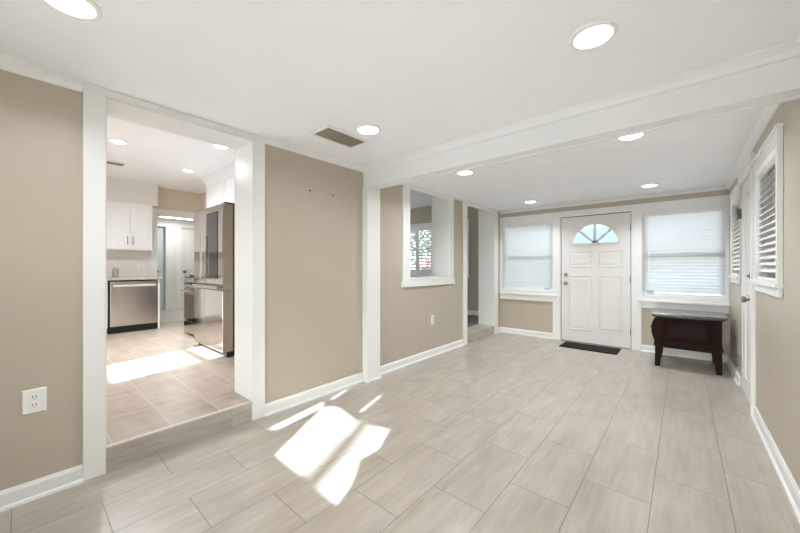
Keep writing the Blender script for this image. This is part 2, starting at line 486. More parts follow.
# ------------------------------------------------------------------ mouldings
def crown_poly(w, h):   # out from wall (u), down from ceiling (v)
    return [(0, 0), (w, 0), (w, -0.008), (w * 0.82, -0.014), (w * 0.45, -h * 0.5), (w * 0.18, -h * 0.86), (w * 0.18, -h), (0, -h)]
def crown(mb, wallaxis, plane, sgn, ztop, a0, a1, w=0.045, h=0.055):
    poly = [(plane + sgn * u, ztop + v) for u, v in crown_poly(w, h)]
    mb.prism(poly, 'y' if wallaxis == 'x' else 'x', a0, a1)
def base(mb, wallaxis, plane, sgn, z, a0, a1, h=0.095, t=0.015):
    poly = [(plane, z), (plane + sgn * (t + 0.012), z), (plane + sgn * (t + 0.010), z + 0.013), (plane + sgn * t, z + 0.02), (plane + sgn * t, z + h - 0.018), (plane + sgn * t * 0.5, z + h), (plane, z + h)]
    mb.prism(poly, 'y' if wallaxis == 'x' else 'x', a0, a1)

mb = MB(); crown(mb, 'x', XL, 1, ZC1, YB, 0.233, 0.05, 0.062); crown(mb, 'x', XL, 1, ZC1, 1.302, 2.40, 0.03, 0.045)
struct('trim_1', mb, M['trim'], 'crown moulding on the near left wall')
mb = MB(); crown(mb, 'x', XL, 1, ZC2, 2.59, 3.04, 0.02, 0.02); crown(mb, 'x', XL, 1, ZC2, 4.22, 4.48, 0.02, 0.02)
struct('trim_2', mb, M['trim'], 'thin moulding on the entry left wall')
mb = MB(); crown(mb, 'y', YF, -1, ZC2, XL, XR, 0.045, 0.05); struct('trim_3', mb, M['trim'], 'crown moulding above the entry door')
mb = MB(); crown(mb, 'x', XR, -1, ZC2, 2.53, YF, 0.045, 0.055); struct('trim_4', mb, M['trim'], 'crown moulding on the right wall')
mb = MB(); crown(mb, 'x', XR, -1, ZC1, YB, 2.40, 0.045, 0.055); crown(mb, 'y', YB, 1, ZC1, XL, XR, 0.045, 0.055); struct('trim_5', mb, M['trim'], 'crown moulding of the near room')
mb = MB(); base(mb, 'x', XL, 1, 0, YB, 0.233); base(mb, 'x', XL, 1, 0, 1.302, 2.385); base(mb, 'x', XL, 1, 0, 2.59, 4.49); base(mb, 'x', XL, 1, 0, 5.73, YF)
struct('baseboard_left', mb, M['trim'], 'white baseboard along the left wall')
mb = MB(); base(mb, 'x', XR, -1, 0, YB, 3.88); base(mb, 'x', XR, -1, 0, 4.80, YF); struct('baseboard_right', mb, M['trim'], 'white baseboard along the right wall')
mb = MB(); base(mb, 'y', YF, -1, 0, XL, -1.66); base(mb, 'y', YF, -1, 0, -0.465, XR); struct('baseboard_front', mb, M['trim'], 'white baseboard under the front windows')
mb = MB(); base(mb, 'y', YFAM, -1, ZK, -7.0, XL2); base(mb, 'x', XKF, 1, ZK, 1.58, 1.6); struct('baseboard_family', mb, M['trim'], 'white baseboard beyond the doorway')
mb = MB(); base(mb, 'x', XHF, 1, ZK, 2.47, 2.56); base(mb, 'x', XHF, 1, ZK, 3.5, 4.2); struct('baseboard_hall', mb, M['trim'], 'white baseboard in the hall')

# beam and post between the two rooms
mb = MB().box(XL, XR, 2.40, 2.50, 2.06, ZC1)
struct('trim_beam', mb, M['trim'], 'white boxed beam across the ceiling', bevel=0.004)
mb = MB().box(XL, XR, 2.50, 2.535, 2.052, ZC1); struct('trim_6', mb, M['trim'], 'flat trim strip on the far edge of the beam', bevel=0.003)
mb = MB(); crown(mb, 'y', 2.40, -1, ZC1, XL, XR, 0.05, 0.06); struct('trim_7', mb, M['trim'], 'crown moulding along the beam')
mb = MB().box(XL, -2.51, 2.385, 2.58, 0, 2.062).box(XL, -2.498, 2.373, 2.592, 0, 0.018)
struct('trim_post', mb, M['trim'], 'white boxed post under the left end of the beam', bevel=0.004)

# kitchen opening: jamb lining and casings
JT = 0.012
mb = MB().box(XL2, XL, KO[0], KO[0] + JT, ZK, KO[3]).box(XL2, XL, KO[1] - JT, KO[1], ZK, KO[3]).box(XL2, XL, KO[0], KO[1], KO[3] - JT, KO[3])
struct('trim_8', mb, M['trim'], 'white jamb lining of the kitchen opening')
def casing_side(mb, y0, y1, z0, z1, t=0.02):
    mb.box(XL, XL + t, y0, y1, z0, z1)
mb = MB(); casing_side(mb, 0.233, 0.331, 0, ZC1 - 0.002); casing_side(mb, 1.198, 1.302, 0, ZC1 - 0.002); casing_side(mb, 0.331, 1.198, KO[3] - 0.003, ZC1 - 0.002, 0.012)
struct('trim_9', mb, M['trim'], 'white casing around the kitchen opening', bevel=0.003)
mb = MB().box(XL2 - 0.018, XL2, 0.24, 0.34, ZK, 2.33).box(XL2 - 0.018, XL2, 1.20, 1.30, ZK, 2.33).box(XL2 - 0.018, XL2, 0.34, 1.20, 2.225, 2.33)
struct('trim_10', mb, M['trim'], 'white casing on the kitchen side of the opening', bevel=0.003)
# pass-through
mb = MB().box(XL2, XL, PT[0], PT[0] + JT, PT[2], PT[3]).box(XL2, XL, PT[1] - JT, PT[1], PT[2], PT[3]).box(XL2, XL, PT[0], PT[1], PT[3] - JT, PT[3]).box(XL2, XL + 0.03, PT[0], PT[1], PT[2] - 0.02, PT[2] + 0.012)
struct('trim_11', mb, M['trim'], 'white lining of the pass-through')
mb = MB(); casing_side(mb, 3.04, 3.175, 1.041, ZC2 - 0.004); casing_side(mb, 4.095, 4.20, 1.041, ZC2 - 0.004); casing_side(mb, 3.175, 4.095, 2.185, ZC2 - 0.004)
mb.box(XL, XL + 0.026, 3.02, 4.215, 0.965, 1.04)
struct('trim_12', mb, M['trim'], 'white casing and stool of the pass-through', bevel=0.003)
# stepped doorway
mb = MB().box(XL2, XL, D2[0], D2[0] + JT, ZK, D2[3]).box(XL2, XL, D2[1] - JT, D2[1], ZK, D2[3]).box(XL2, XL, D2[0], D2[1], D2[3] - JT, D2[3])
struct('trim_13', mb, M['trim'], 'white jamb of the stepped doorway')
mb = MB(); casing_side(mb, 4.49, 4.605, 0, ZC2 - 0.003); casing_side(mb, 5.595, 5.735, 0, ZC2 - 0.003); casing_side(mb, 4.605, 5.595, 2.185, ZC2 - 0.003)
struct('trim_14', mb, M['trim'], 'white casing of the stepped doorway', bevel=0.003)
# front wall head casing, vertical casings
mb = MB().box(XL + 0.0, XR, YF - 0.022, YF, 2.03, 2.115).box(XL, XR, YF - 0.030, YF, 2.108, 2.125)
mb.box(-1.66, -1.535, YF - 0.02, YF, 0, 2.03).box(-0.575, -0.45, YF - 0.02, YF, 0, 2.03).box(XL, -2.55, YF - 0.02, YF, 0.62, 2.03).box(0.42, XR, YF - 0.02, YF, 0.62, 2.03)
mb.box(-2.55, -1.66, YF - 0.02, YF, WL[3], 2.03).box(-0.45, 0.42, YF - 0.02, YF, WR[3], 2.03)
struct('trim_15', mb, M['trim'], 'white casings of the entry door and front windows', bevel=0.003)
# hall doorway casing
mb = MB().box(XKF, XKF + 0.018, 1.58, 1.67, ZK, 2.30).box(XKF, XKF + 0.018, 1.67, 2.40, 2.19, 2.30)
mb.box(XKF - 0.12, XKF, 1.67, 1.68, ZK, 2.19).box(XKF - 0.12, XKF, 1.67, 2.36, 2.18, 2.19)
struct('trim_16', mb, M['trim'], 'white casing of the hall doorway', bevel=0.003)
mb = MB().box(XHF, XHF + 0.018, 2.335, 2.47, ZK, 2.19).box(XHF, XHF + 0.018, 1.40, 2.47, 2.19, 2.27).box(XHF, XHF + 0.018, 2.56, 2.66, ZK, 2.19).box(XHF, XHF + 0.018, 2.56, 3.5, 2.19, 2.27).box(XHF, XHF + 0.018, 3.42, 3.5, ZK, 2.19)
struct('trim_17', mb, M['trim'], 'white casings of the hall doors', bevel=0.003)

# ------------------------------------------------------------------ entry door
d = sroot('door_1', (-1.055, YF, 0), 'white panelled entry door with a fan-shaped window')
fx = lambda u, w, dd: (u, YF - dd, w)
x0, x1, zt = -1.527, -0.583, 2.02
cx, rx, zb, rz = -1.045, 0.316, 1.58, 0.305
Y0, Y1 = YF, YF + 0.045
mb = MB().box(x0, x1, Y0, Y1, 0.012, zb).box(x0, cx - rx, Y0, Y1, zb, zt).box(cx + rx, x1, Y0, Y1, zb, zt).box(cx - rx, cx + rx, Y0, Y1, zb + rz, zt)
N = 28
arc = [(cx - rx * math.cos(math.pi * k / N), zb + rz * math.sin(math.pi * k / N)) for k in range(N + 1)]
for (a, az), (b_, bz) in zip(arc, arc[1:]):
    mb.prism([(a, az), (b_, bz), (b_, zb + rz), (a, zb + rz)], 'y', Y0, Y1)
bmesh.ops.remove_doubles(mb.bm, verts=mb.bm.verts, dist=1e-5)
leaf = mb.build('door_leaf', M['door'], d)
def panel(mb, poly_fn, fn, dep=0.007):
    mb.loft([(poly_fn(0), 0.0), (poly_fn(0.004), dep), (poly_fn(0.014), dep), (poly_fn(0.024), 0.0012), (poly_fn(0.032), 0.0012), (poly_fn(0.062), dep * 0.9)], fn)
for (a, b_, c, e) in ((-1.41, -1.09, 1.21, 1.47), (-0.995, -0.685, 1.21, 1.47), (-1.41, -1.09, 0.20, 1.08), (-0.995, -0.685, 0.20, 1.08)):
    mb = MB(); panel(mb, lambda i, a=a, b_=b_, c=c, e=e: rect(a, b_, c, e, i), fx)
    mb.build('door_panel', M['door'], d)
mb = MB()
for k in range(N):
    def rp(t, s): return (cx - (rx + s) * math.cos(math.pi * t / N), zb + (rz + s) * math.sin(math.pi * t / N))
    mb.prism([rp(k, -0.012), rp(k + 1, -0.012), rp(k + 1, 0.016), rp(k, 0.016)], 'y', YF - 0.010, YF + 0.01)
mb.box(cx - rx - 0.016, cx + rx + 0.016, YF - 0.010, YF + 0.01, zb - 0.016, zb + 0.012)
mb.build('fanlight_frame', M['door'], d)
mb = MB()
for ang in (45, 90, 135):
    ca, sa = math.cos(R(ang)), math.sin(R(ang))
    px, pz = -sa * 0.019, ca * 0.019
    mb.prism([(cx + px, zb + pz), (cx - px, zb - pz + 0.0), (cx + ca * rx * 0.98 - px, zb + sa * rz * 0.98 - pz), (cx + ca * rx * 0.98 + px, zb + sa * rz * 0.98 + pz)], 'y', YF - 0.006, YF + 0.03)
mb.prism([(cx - 0.05, zb), (cx + 0.05, zb), (cx + 0.035, zb + 0.034), (cx, zb + 0.048), (cx - 0.035, zb + 0.034)], 'y', YF - 0.006, YF + 0.03)
mb.build('muntin', M['door'], d)
for q in range(4):
    pts = [(cx, zb)] + [(cx - rx * math.cos(math.pi * t / 20), zb + rz * math.sin(math.pi * t / 20)) for t in range(q * 5, q * 5 + 6)]
    MB().prism(pts, 'y', YF + 0.018, YF + 0.022).build('fanlight_pane', M['fanglass'], d)
def knob_set(parent, o, dirv, kz, dz, name='door_knob'):
    o = Vector(o)
    MB().lathe(o + Vector((0, 0, kz)), dirv, [(0.032, 0), (0.032, 0.006), (0.012, 0.010), (0.012, 0.030), (0.022, 0.036), (0.028, 0.046), (0.027, 0.058), (0.016, 0.066), (0, 0.067)], 20).build(name, M['nickel'], parent, smooth=True)
    if dz: MB().lathe(o + Vector((0, 0, dz)), dirv, [(0.030, 0), (0.030, 0.010), (0.024, 0.018), (0.012, 0.020), (0.010, 0.030), (0, 0.031)], 20).build('deadbolt', M['nickel'], parent, smooth=True)
knob_set(d, (-1.456, YF, 0), (0, -1, 0), 0.945, 1.085)
for z in (0.25, 1.03, 1.80):
    MB().box(-0.589, -0.573, YF - 0.012, YF + 0.002, z - 0.05, z + 0.05).cyl((-0.581, YF - 0.012, z - 0.052), (-0.581, YF - 0.012, z + 0.052), 0.006, 10).build('hinge', M['bronze'], d)
for z in (0.945, 1.085):
    MB().box(-1.537, -1.524, YF - 0.012, YF + 0.004, z - 0.03, z + 0.03).build('latch_plate', M['bronze'], d)
MB().box(-1.535, -0.575, YF - 0.015, YF + 0.1, -0.001, 0.012).build('threshold', M['bronze'], d)
mb = MB().box(-1.5345, x0 - 0.001, YF + 0.005, YF + 0.03, 0, 2.03).box(x1 + 0.001, -0.5755, YF + 0.005, YF + 0.03, 0, 2.03).box(-1.5345, -0.5755, YF + 0.005, YF + 0.03, zt + 0.001, 2.0295)
mb.build('weatherstrip', M['dark'], d)

# ------------------------------------------------------------------ right side door with arched panels
d = sroot('door_2', (XR, 4.37, 0), 'white side door with an arched raised panel in the right wall')
fr = lambda u, w, dd: (XR - dd, u, w)
MB().box(XR + 0.0, XR + 0.04, 4.005, 4.73, 0.012, 2.03).build('door_leaf', M['door'], d)
def archpoly(u0, u1, w0, w1, rise, i):
    a, b_, c, e = u0 + i, u1 - i, w0 + i, w1 - i
    pts = [(a, c), (b_, c)]
    n = 14
    for k in range(n + 1):
        t = k / n
        u = b_ + (a - b_) * t
        s = math.sin(math.pi * t) ** 1.6
        pts.append((u, e - rise + rise * s))
    return pts
mb = MB(); panel(mb, lambda i: archpoly(4.12, 4.345, 1.12, 1.90, 0.11, i), fr, 0.009); mb.build('door_panel', M['door'], d)
mb = MB(); panel(mb, lambda i: archpoly(4.395, 4.62, 1.12, 1.90, 0.11, i), fr, 0.009); mb.build('door_panel', M['door'], d)
mb = MB(); panel(mb, lambda i: rect(4.12, 4.345, 0.18, 0.98, i), fr, 0.009); mb.build('door_panel', M['door'], d)
mb = MB(); panel(mb, lambda i: rect(4.395, 4.62, 0.18, 0.98, i), fr, 0.009); mb.build('door_panel', M['door'], d)
knob_set(d, (XR, 4.075, 0), (-1, 0, 0), 0.935, 1.14)
for z in (0.27, 1.75):
    MB().box(XR - 0.022, XR, 4.726, 4.744, z - 0.05, z + 0.05).cyl((XR - 0.026, 4.736, z - 0.058), (XR - 0.026, 4.736, z + 0.058), 0.007, 10).build('hinge', M['bronze'], d)
mb = MB()
for a, b_ in ((3.885, 4.003), (4.737, 4.80)):
    mb.box(XR - 0.02, XR, a, b_, 0, 2.036).box(XR - 0.028, XR, a - 0.003, a + 0.03, 0, 2.132) if a < 4 else None
mb.box(XR - 0.02, XR, 3.885, 4.79, 2.037, 2.14).box(XR - 0.03, XR, 3.875, 4.795, 2.13, 2.15)
mb.build('door_casing', M['trim'], d, bevel=0.003)

# ------------------------------------------------------------------ windows
def window_front(name, w, label):
    d = sroot(name, ((w[0] + w[1]) / 2, YF, w[2]), label)
    a, b_, c, e = w
    mid = 1.375
    mb = MB()
    mb.box(a, a + 0.045, YF + 0.06, YF + 0.10, c, e).box(b_ - 0.045, b_, YF + 0.06, YF + 0.10, c, e).box(a + 0.045, b_ - 0.045, YF + 0.06, YF + 0.10, c, c + 0.05).box(a + 0.045, b_ - 0.045, YF + 0.06, YF + 0.10, e - 0.045, e)
    mb.build('sash_frame', M['trim'], d)
    MB().box(a + 0.045, b_ - 0.045, YF + 0.055, YF + 0.105, mid - 0.025, mid + 0.03).build('meeting_rail', M['trim'], d)
    MB().box(a + 0.045, b_ - 0.045, YF + 0.078, YF + 0.082, c + 0.05, mid - 0.025).build('window_pane', M['glass'], d)
    MB().box(a + 0.045, b_ - 0.045, YF + 0.078, YF + 0.082, mid + 0.03, e - 0.045).build('window_pane', M['glass'], d)
    MB().box(a, a + 0.004, YF - 0.001, YF2, c, e).box(b_ - 0.004, b_, YF - 0.001, YF2, c, e).box(a + 0.004, b_ - 0.004, YF - 0.001, YF2, e - 0.0015, e).build('jamb_liner', M['trim'], d)
    mb = MB().box(a, b_, YF, YF + 0.13, c - 0.03, c + 0.002)
    mb.build('sill', M['trim'], d)
    return d
def stool(d, a, b_, c, dep=0.055):
    MB().box(a, b_, YF - dep, YF + 0.01, c - 0.075, c - 0.045).box(a + 0.02, b_ - 0.02, YF - 0.028, YF, c - 0.045, c - 0.002).box(a + 0.02, b_ - 0.02, YF - 0.024, YF, c - 0.165, c - 0.075).build('stool', M['trim'], d, bevel=0.003)
w1 = window_front('window_1', WL, 'front window left of the entry door'); stool(w1, XL + 0.002, -1.56, WL[2], 0.04)
w2 = window_front('window_2', WR, 'front window right of the entry door'); stool(w2, -0.50, XR - 0.002, WR[2], 0.05)

def blind(label, w, plane, inward, axis, tilt, mat, pitch=0.043, sw=0.05, wand=None, ztop=None, bottom=None, group='white window blinds'):
    """inside-mount slatted blind. axis 'y': window in the front wall; 'x': in the right wall"""
    a, b_, c, e = w
    loc = ((a + b_) / 2, plane, c) if axis == 'y' else (plane, (a + b_) / 2, c)
    t = thing('window_blind', label, 'blind', loc, group)
    def bx(mb, u0, u1, p0, p1, z0, z1):
        if axis == 'y': mb.box(u0, u1, p0, p1, z0, z1)
        else: mb.box(p0, p1, u0, u1, z0, z1)
        return mb
    g = 0.006
    bx(MB(), a + g, b_ - g, plane - 0.028, plane + 0.028, e - 0.052, e - 0.002).build('headrail', M['plastic'], t, bevel=0.003)
    mb = MB()
    z = e - 0.075; zb_ = c + 0.0285
    ct, st = math.cos(tilt), math.sin(tilt)
    while z > zb_ + 0.03:
        # cambered slat: three segments
        prof = []
        for k in range(4):
            q = (k / 3 - 0.5) * sw
            arch = 0.003 * (1 - (2 * k / 3 - 1) ** 2)
            prof.append((plane + (q * ct - arch * st) * inward, z + q * st + arch * ct))
        for (p0, z0), (p1, z1) in zip(prof, prof[1:]):
            th = 0.0012
            quad = [(p0, z0), (p1, z1), (p1, z1 - th), (p0, z0 - th)]
            mb.prism(quad, 'x' if axis == 'y' else 'y', a + g, b_ - g)
        z -= pitch
    mb.build('slats', mat, t)
    bx(MB(), a + g, b_ - g, plane - 0.024, plane + 0.024, zb_ - 0.026, zb_ - 0.006).build('bottom_rail', M['plastic'], t, bevel=0.003)
    for f in ((0.14, 0.86) if b_ - a < 0.6 else (0.12, 0.5, 0.88)):
        u = a + (b_ - a) * f
        mb = MB()
        for q in (-1, 1):
            p = plane + q * (sw * 0.5 * abs(ct) + 0.002)
            bx(mb, u - 0.0012, u + 0.0012, p - 0.0006, p + 0.0006, zb_ - 0.006, e - 0.05)
        bx(mb, u - 0.004, u + 0.004, plane - sw * 0.5 * abs(ct) - 0.003, plane + sw * 0.5 * abs(ct) + 0.003, zb_ - 0.006, zb_ - 0.004)
        bmesh.ops.remove_doubles(mb.bm, verts=mb.bm.verts, dist=1e-5)
        mb.build('ladder_cord', M['plastic'], t)
    if wand:
        p = plane + inward * 0.036
        pt = (wand[0], p) if axis == 'y' else (p, wand[0])
        MB().cyl((*pt, wand[1]), (*pt, e - 0.05), 0.004, 8).build('tilt_wand', M['plastic'], t)
    return t
bl = blind('closed white blind on the window left of the entry door', WL, YF + 0.03, -1, 'y', R(68), M['slat'], 0.040, wand=(-2.44, 1.18))
MB().box(-1.80, -1.72, YF - 0.0015, YF - 0.0005, 0.83, 0.855).build('label_tag', M['sticker'], bl)
bl = blind('half-open white blind on the window above the dark wood table', WR, YF + 0.03, -1, 'y', R(56), M['slat'], 0.043, wand=(-0.37, 1.0))
MB().box(-0.40, -0.31, YF - 0.0015, YF - 0.0005, 0.845, 0.875).build('label_tag', M['sticker'], bl)

def window_right(name, w, label, cas, t0=0.02):
    d = sroot(name, (XR, (w[0] + w[1]) / 2, w[2]), label)
    a, b_, c, e = w
    MB().box(XR + 0.075, XR + 0.11, a, a + 0.04, c, e).box(XR + 0.075, XR + 0.11, b_ - 0.04, b_, c, e).box(XR + 0.075, XR + 0.11, a + 0.04, b_ - 0.04, c, c + 0.045).box(XR + 0.075, XR + 0.11, a + 0.04, b_ - 0.04, e - 0.04, e).box(XR + 0.07, XR + 0.115, a, b_, 1.53, 1.58).build('sash_frame', M['trim'], d)
    MB().box(XR + 0.09, XR + 0.094, a + 0.04, b_ - 0.04, c + 0.045, e - 0.04).build('window_pane', M['glass'], d)
    MB().box(XR - 0.001, XR2, a, a + 0.004, c, e).box(XR - 0.001, XR2, b_ - 0.004, b_, c, e).box(XR - 0.001, XR2, a + 0.004, b_ - 0.004, e - 0.0015, e).build('jamb_liner', M['trim'], d)
    y0, y1 = cas
    mb = MB().box(XR - t0, XR, y0, a, c - 0.01, e).box(XR - 0.02, XR, b_, y1, c - 0.01, e).box(XR - 0.02, XR, y0, y1, e, e + 0.085).box(XR - 0.03, XR, y0 - (0.012 if t0 > 0.01 else 0.0), y1 + 0.012, e + 0.075, e + 0.098)
    if t0 > 0.01: mb.box(XR - 0.028, XR, y0 - 0.003, y0 + 0.02, c - 0.0, e + 0.074)
    mb.build('window_casing', M['trim'], d, bevel=0.003)
    MB().box(XR - 0.035, XR + 0.08, y0 - (0.01 if t0 > 0.01 else 0), y1 + 0.01, c - 0.03, c).box(XR - 0.018, XR, y0, y1, c - 0.085, c - 0.03).build('sill', M['trim'], d, bevel=0.003)
window_right('window_3', RW1, 'nearer window in the right wall', (2.92, 3.83))
window_right('window_4', RW2, 'window in the right wall by the front corner', (4.81, 5.50), 0.006)
blind('open slatted blind on the nearer right-wall window', RW1, XR + 0.012, -1, 'x', R(-42), M['slatside'], 0.046)
blind('slatted blind on the right-wall window in the front corner', RW2, XR + 0.006, -1, 'x', R(-48), M['slatside'], 0.046)

# family room shuttered window
d = sroot('window_5', (-4.61, YFAM, 1.06), 'window with white plantation shutters seen through the pass-through')
a, b_, c, e = FW
MB().box(a - 0.08, a, YFAM - 0.02, YFAM, c - 0.08, e + 0.09).box(b_, b_ + 0.06, YFAM - 0.02, YFAM, c - 0.08, e + 0.09).box(a, b_, YFAM - 0.02, YFAM, e, e + 0.09).box(a - 0.1, b_ + 0.08, YFAM - 0.03, YFAM, c - 0.09, c).build('window_casing', M['trim'], d, bevel=0.003)
MB().box(a, b_, YFAM + 0.11, YFAM + 0.114, c, e).build('window_pane', M['glass'], d)
pw = (b_ - a) / 4
for k in range(4):
    p0, p1 = a + k * pw + 0.003, a + (k + 1) * pw - 0.003
    f = MB().box(p0, p0 + 0.05, YFAM, YFAM + 0.03, c, e).box(p1 - 0.05, p1, YFAM, YFAM + 0.03, c, e).box(p0 + 0.05, p1 - 0.05, YFAM, YFAM + 0.03, c, c + 0.09).box(p0 + 0.05, p1 - 0.05, YFAM, YFAM + 0.03, e - 0.09, e).build('shutter_panel', M['trim'], d)
    mb = MB(); z = c + 0.13
    while z < e - 0.11:
        tl = R(-30)
        q = 0.032
        mb.hexa([(p0 + 0.05, YFAM + 0.015 - q * math.cos(tl), z - q * math.sin(tl) - 0.003), (p1 - 0.05, YFAM + 0.015 - q * math.cos(tl), z - q * math.sin(tl) - 0.003), (p1 - 0.05, YFAM + 0.015 + q * math.cos(tl), z + q * math.sin(tl) - 0.003), (p0 + 0.05, YFAM + 0.015 + q * math.cos(tl), z + q * math.sin(tl) - 0.003)],
                [(p0 + 0.05, YFAM + 0.015 - q * math.cos(tl), z - q * math.sin(tl) + 0.004), (p1 - 0.05, YFAM + 0.015 - q * math.cos(tl), z - q * math.sin(tl) + 0.004), (p1 - 0.05, YFAM + 0.015 + q * math.cos(tl), z + q * math.sin(tl) + 0.004), (p0 + 0.05, YFAM + 0.015 + q * math.cos(tl), z + q * math.sin(tl) + 0.004)])
        z += 0.074
    mb.build('louvers', M['trim'], f)

# windows in the back wall (behind the camera) and the added sheet that shapes the sun on the floor
def plain_window(name, w, label, bars=()):
    d = sroot(name, ((w[0] + w[1]) / 2, YB, w[2]), label)
    a, b_, c, e = w
    mb = MB().box(a, a + 0.03, YB2 + 0.03, YB2 + 0.07, c, e).box(b_ - 0.03, b_, YB2 + 0.03, YB2 + 0.07, c, e).box(a + 0.03, b_ - 0.03, YB2 + 0.03, YB2 + 0.07, c, c + 0.03).box(a + 0.03, b_ - 0.03, YB2 + 0.03, YB2 + 0.07, e - 0.03, e)
    for q in bars: mb.box(*q)
    mb.build('sash_frame', M['trim'], d)
    MB().box(a + 0.03, b_ - 0.03, YB2 + 0.048, YB2 + 0.052, c + 0.03, e - 0.03).build('window_pane', M['glass'], d)
    return d
plain_window('window_6', BW, 'window in the back wall')
plain_window('bounce_window_1', BD, 'unseen low glazed panel added for sun bounce in the near room')  # unseen low opening added so the sunlit floor brightens the ceiling
plain_window('window_8', KW, 'kitchen window in the back wall', [(KW[0], KW[1], YB2 + 0.03, YB2 + 0.07, 1.63, 1.665)])
plain_window('bounce_window_2', KD, 'unseen low glazed panel added for sun bounce in the kitchen')  # added out of view; sun on the kitchen floor bounces as fill

def sunpre(x, y, z=0.0):      # point of the back wall that the sun sends to (x, y, z)
    k = math.tan(R(SUN_EL)) / math.cos(R(SUN_AZ)); t = math.tan(R(SUN_AZ))
    dy = y - (YB + 0.02)
    return (x + t * dy, z + k * dy)
t = thing('sun_gobo', 'unseen curtain sheet added with gaps to shape the sun patch', 'curtain', (-1.5, YB, 1.1))  # added unseen sheet; its gaps give the sun patch its outline
gap = [sunpre(-2.00, 1.08), sunpre(-1.335, 1.06), sunpre(-1.42, 1.24), sunpre(-1.55, 1.40), sunpre(-1.54, 1.56), sunpre(-1.66, 1.80), sunpre(-1.95, 1.74), sunpre(-2.28, 1.80), sunpre(-2.36, 1.72), sunpre(-2.24, 1.50)]
slits = [[sunpre(a[0] - .016, a[1]), sunpre(a[0] + .016, a[1]), sunpre(b[0] + .016, b[1]), sunpre(b[0] - .016, b[1])] for a, b in (((-2.447, 1.878), (-2.521, 2.105)), ((-2.051, 1.863), (-2.189, 2.273)))] + [[sunpre(-2.36, 1.22), sunpre(-2.29, 1.26), sunpre(-2.37, 1.73), sunpre(-2.46, 1.78), sunpre(-2.43, 1.62)]]
# gobo cloth: sun patch outlines cut as holes in one sheet
outer = [(BW[0] - 0.1, BW[2] - 0.08), (BW[1] + 0.1, BW[2] - 0.08), (BW[1] + 0.1, BW[3] + 0.06), (BW[0] - 0.1, BW[3] + 0.06)]
cu = bpy.data.curves.new('gobo_outline', 'CURVE'); cu.dimensions = '2D'; cu.fill_mode = 'BOTH'; cu.extrude = 0.004
for poly in [outer, gap] + slits:
    sp = cu.splines.new('POLY'); sp.points.add(len(poly) - 1); sp.use_cyclic_u = True
    for p, q in zip(sp.points, poly): p.co = (q[0], q[1], 0, 1)
tmp = bpy.data.objects.new('gobo_tmp', cu); COL.objects.link(tmp)
bpy.context.view_layer.update()
me = bpy.data.meshes.new_from_object(tmp.evaluated_get(bpy.context.evaluated_depsgraph_get()))
bpy.data.objects.remove(tmp)
me.transform(Matrix.Rotation(R(90), 4, 'X'))
me.transform(Matrix.Translation(Vector((0, YB + 0.02, 0)) - Vector((-1.5, YB, 1.1))))
o = bpy.data.objects.new('gobo_cloth', me); COL.objects.link(o); o.parent = t; me.materials.append(M['cloth'])
MB().cyl((BW[0] - 0.15, YB + 0.03, BW[3] + 0.07), (BW[1] + 0.12, YB + 0.03, BW[3] + 0.07), 0.012, 12).build('gobo_rod', M['bronze'], t)

# ------------------------------------------------------------------ ceiling lights
def downlight(label, x, y, z, group, watts=LAMP_W, scale=1.0, spread=150):
    t = thing('ceiling_light', label, 'ceiling light', (x, y, z), group)
    r = 0.097 * scale
    o = Vector((x, y, z))
    MB().lathe(o, (0, 0, -1), [(r, 0), (r, 0.005), (r * 0.94, 0.011), (r * 0.80, 0.011), (r * 0.78, 0.006), (r * 0.78, 0.0)], 40).build('trim_ring', M['plastic'], t, smooth=True)
    MB().lathe(o, (0, 0, -1), [(r * 0.78, 0.0065), (r * 0.78, 0.009), (0, 0.0095)], 40).build('diffuser', M['lamp'], t, smooth=True)
    L = bpy.data.lights.new('lamp', 'AREA'); L.shape = 'DISK'; L.size = r * 1.5; L.energy = watts; L.color = (0.93, 0.98, 1.05); L.spread = R(spread)
    lo = bpy.data.objects.new('lamp', L); COL.objects.link(lo); lo.parent = t; lo.location = (0, 0, -0.016)
    return t
G1 = 'recessed lights of the near room'; G2 = 'recessed lights of the entry'; G3 = 'recessed lights of the kitchen'
downlight('round recessed light at the upper left, above the near left wall', -1.84, 0.128, ZC1, G1, 5.0)
downlight('round recessed light nearest the beam on the near side, toward the right wall', -0.31, 1.70, ZC1, G1)
downlight('round recessed light beside the brown ceiling vent', -1.82, 1.74, ZC1, G1)
downlight('round recessed light just past the beam, before the pass-through', -1.80, 3.17, ZC2, G2, LAMP_ENTRY)
downlight('round recessed light just past the beam, on the right wall side', -0.31, 3.13, ZC2, G2, LAMP_ENTRY)
downlight('round recessed light near the window left of the entry door', -1.83, 5.28, ZC2, G2, LAMP_ENTRY * 0.75, 1.0, 125)
downlight('round recessed light near the window right of the entry door', -0.32, 5.20, ZC2, G2, LAMP_ENTRY * 0.75, 1.0, 125)
downlight('kitchen recessed light nearest the opening on the left', -5.045, 0.756, ZCK, G3, LAMP_KITCHEN * 2.0, 0.95, 165)
downlight('kitchen recessed light close to the right jamb of the opening', -4.296, 1.614, ZCK, G3, LAMP_KITCHEN * 0.7, 0.95, 90)
downlight('kitchen recessed light in front of the cabinet over the fridge', -5.748, 1.685, ZCK, G3, LAMP_KITCHEN * 0.8, 0.95, 80)

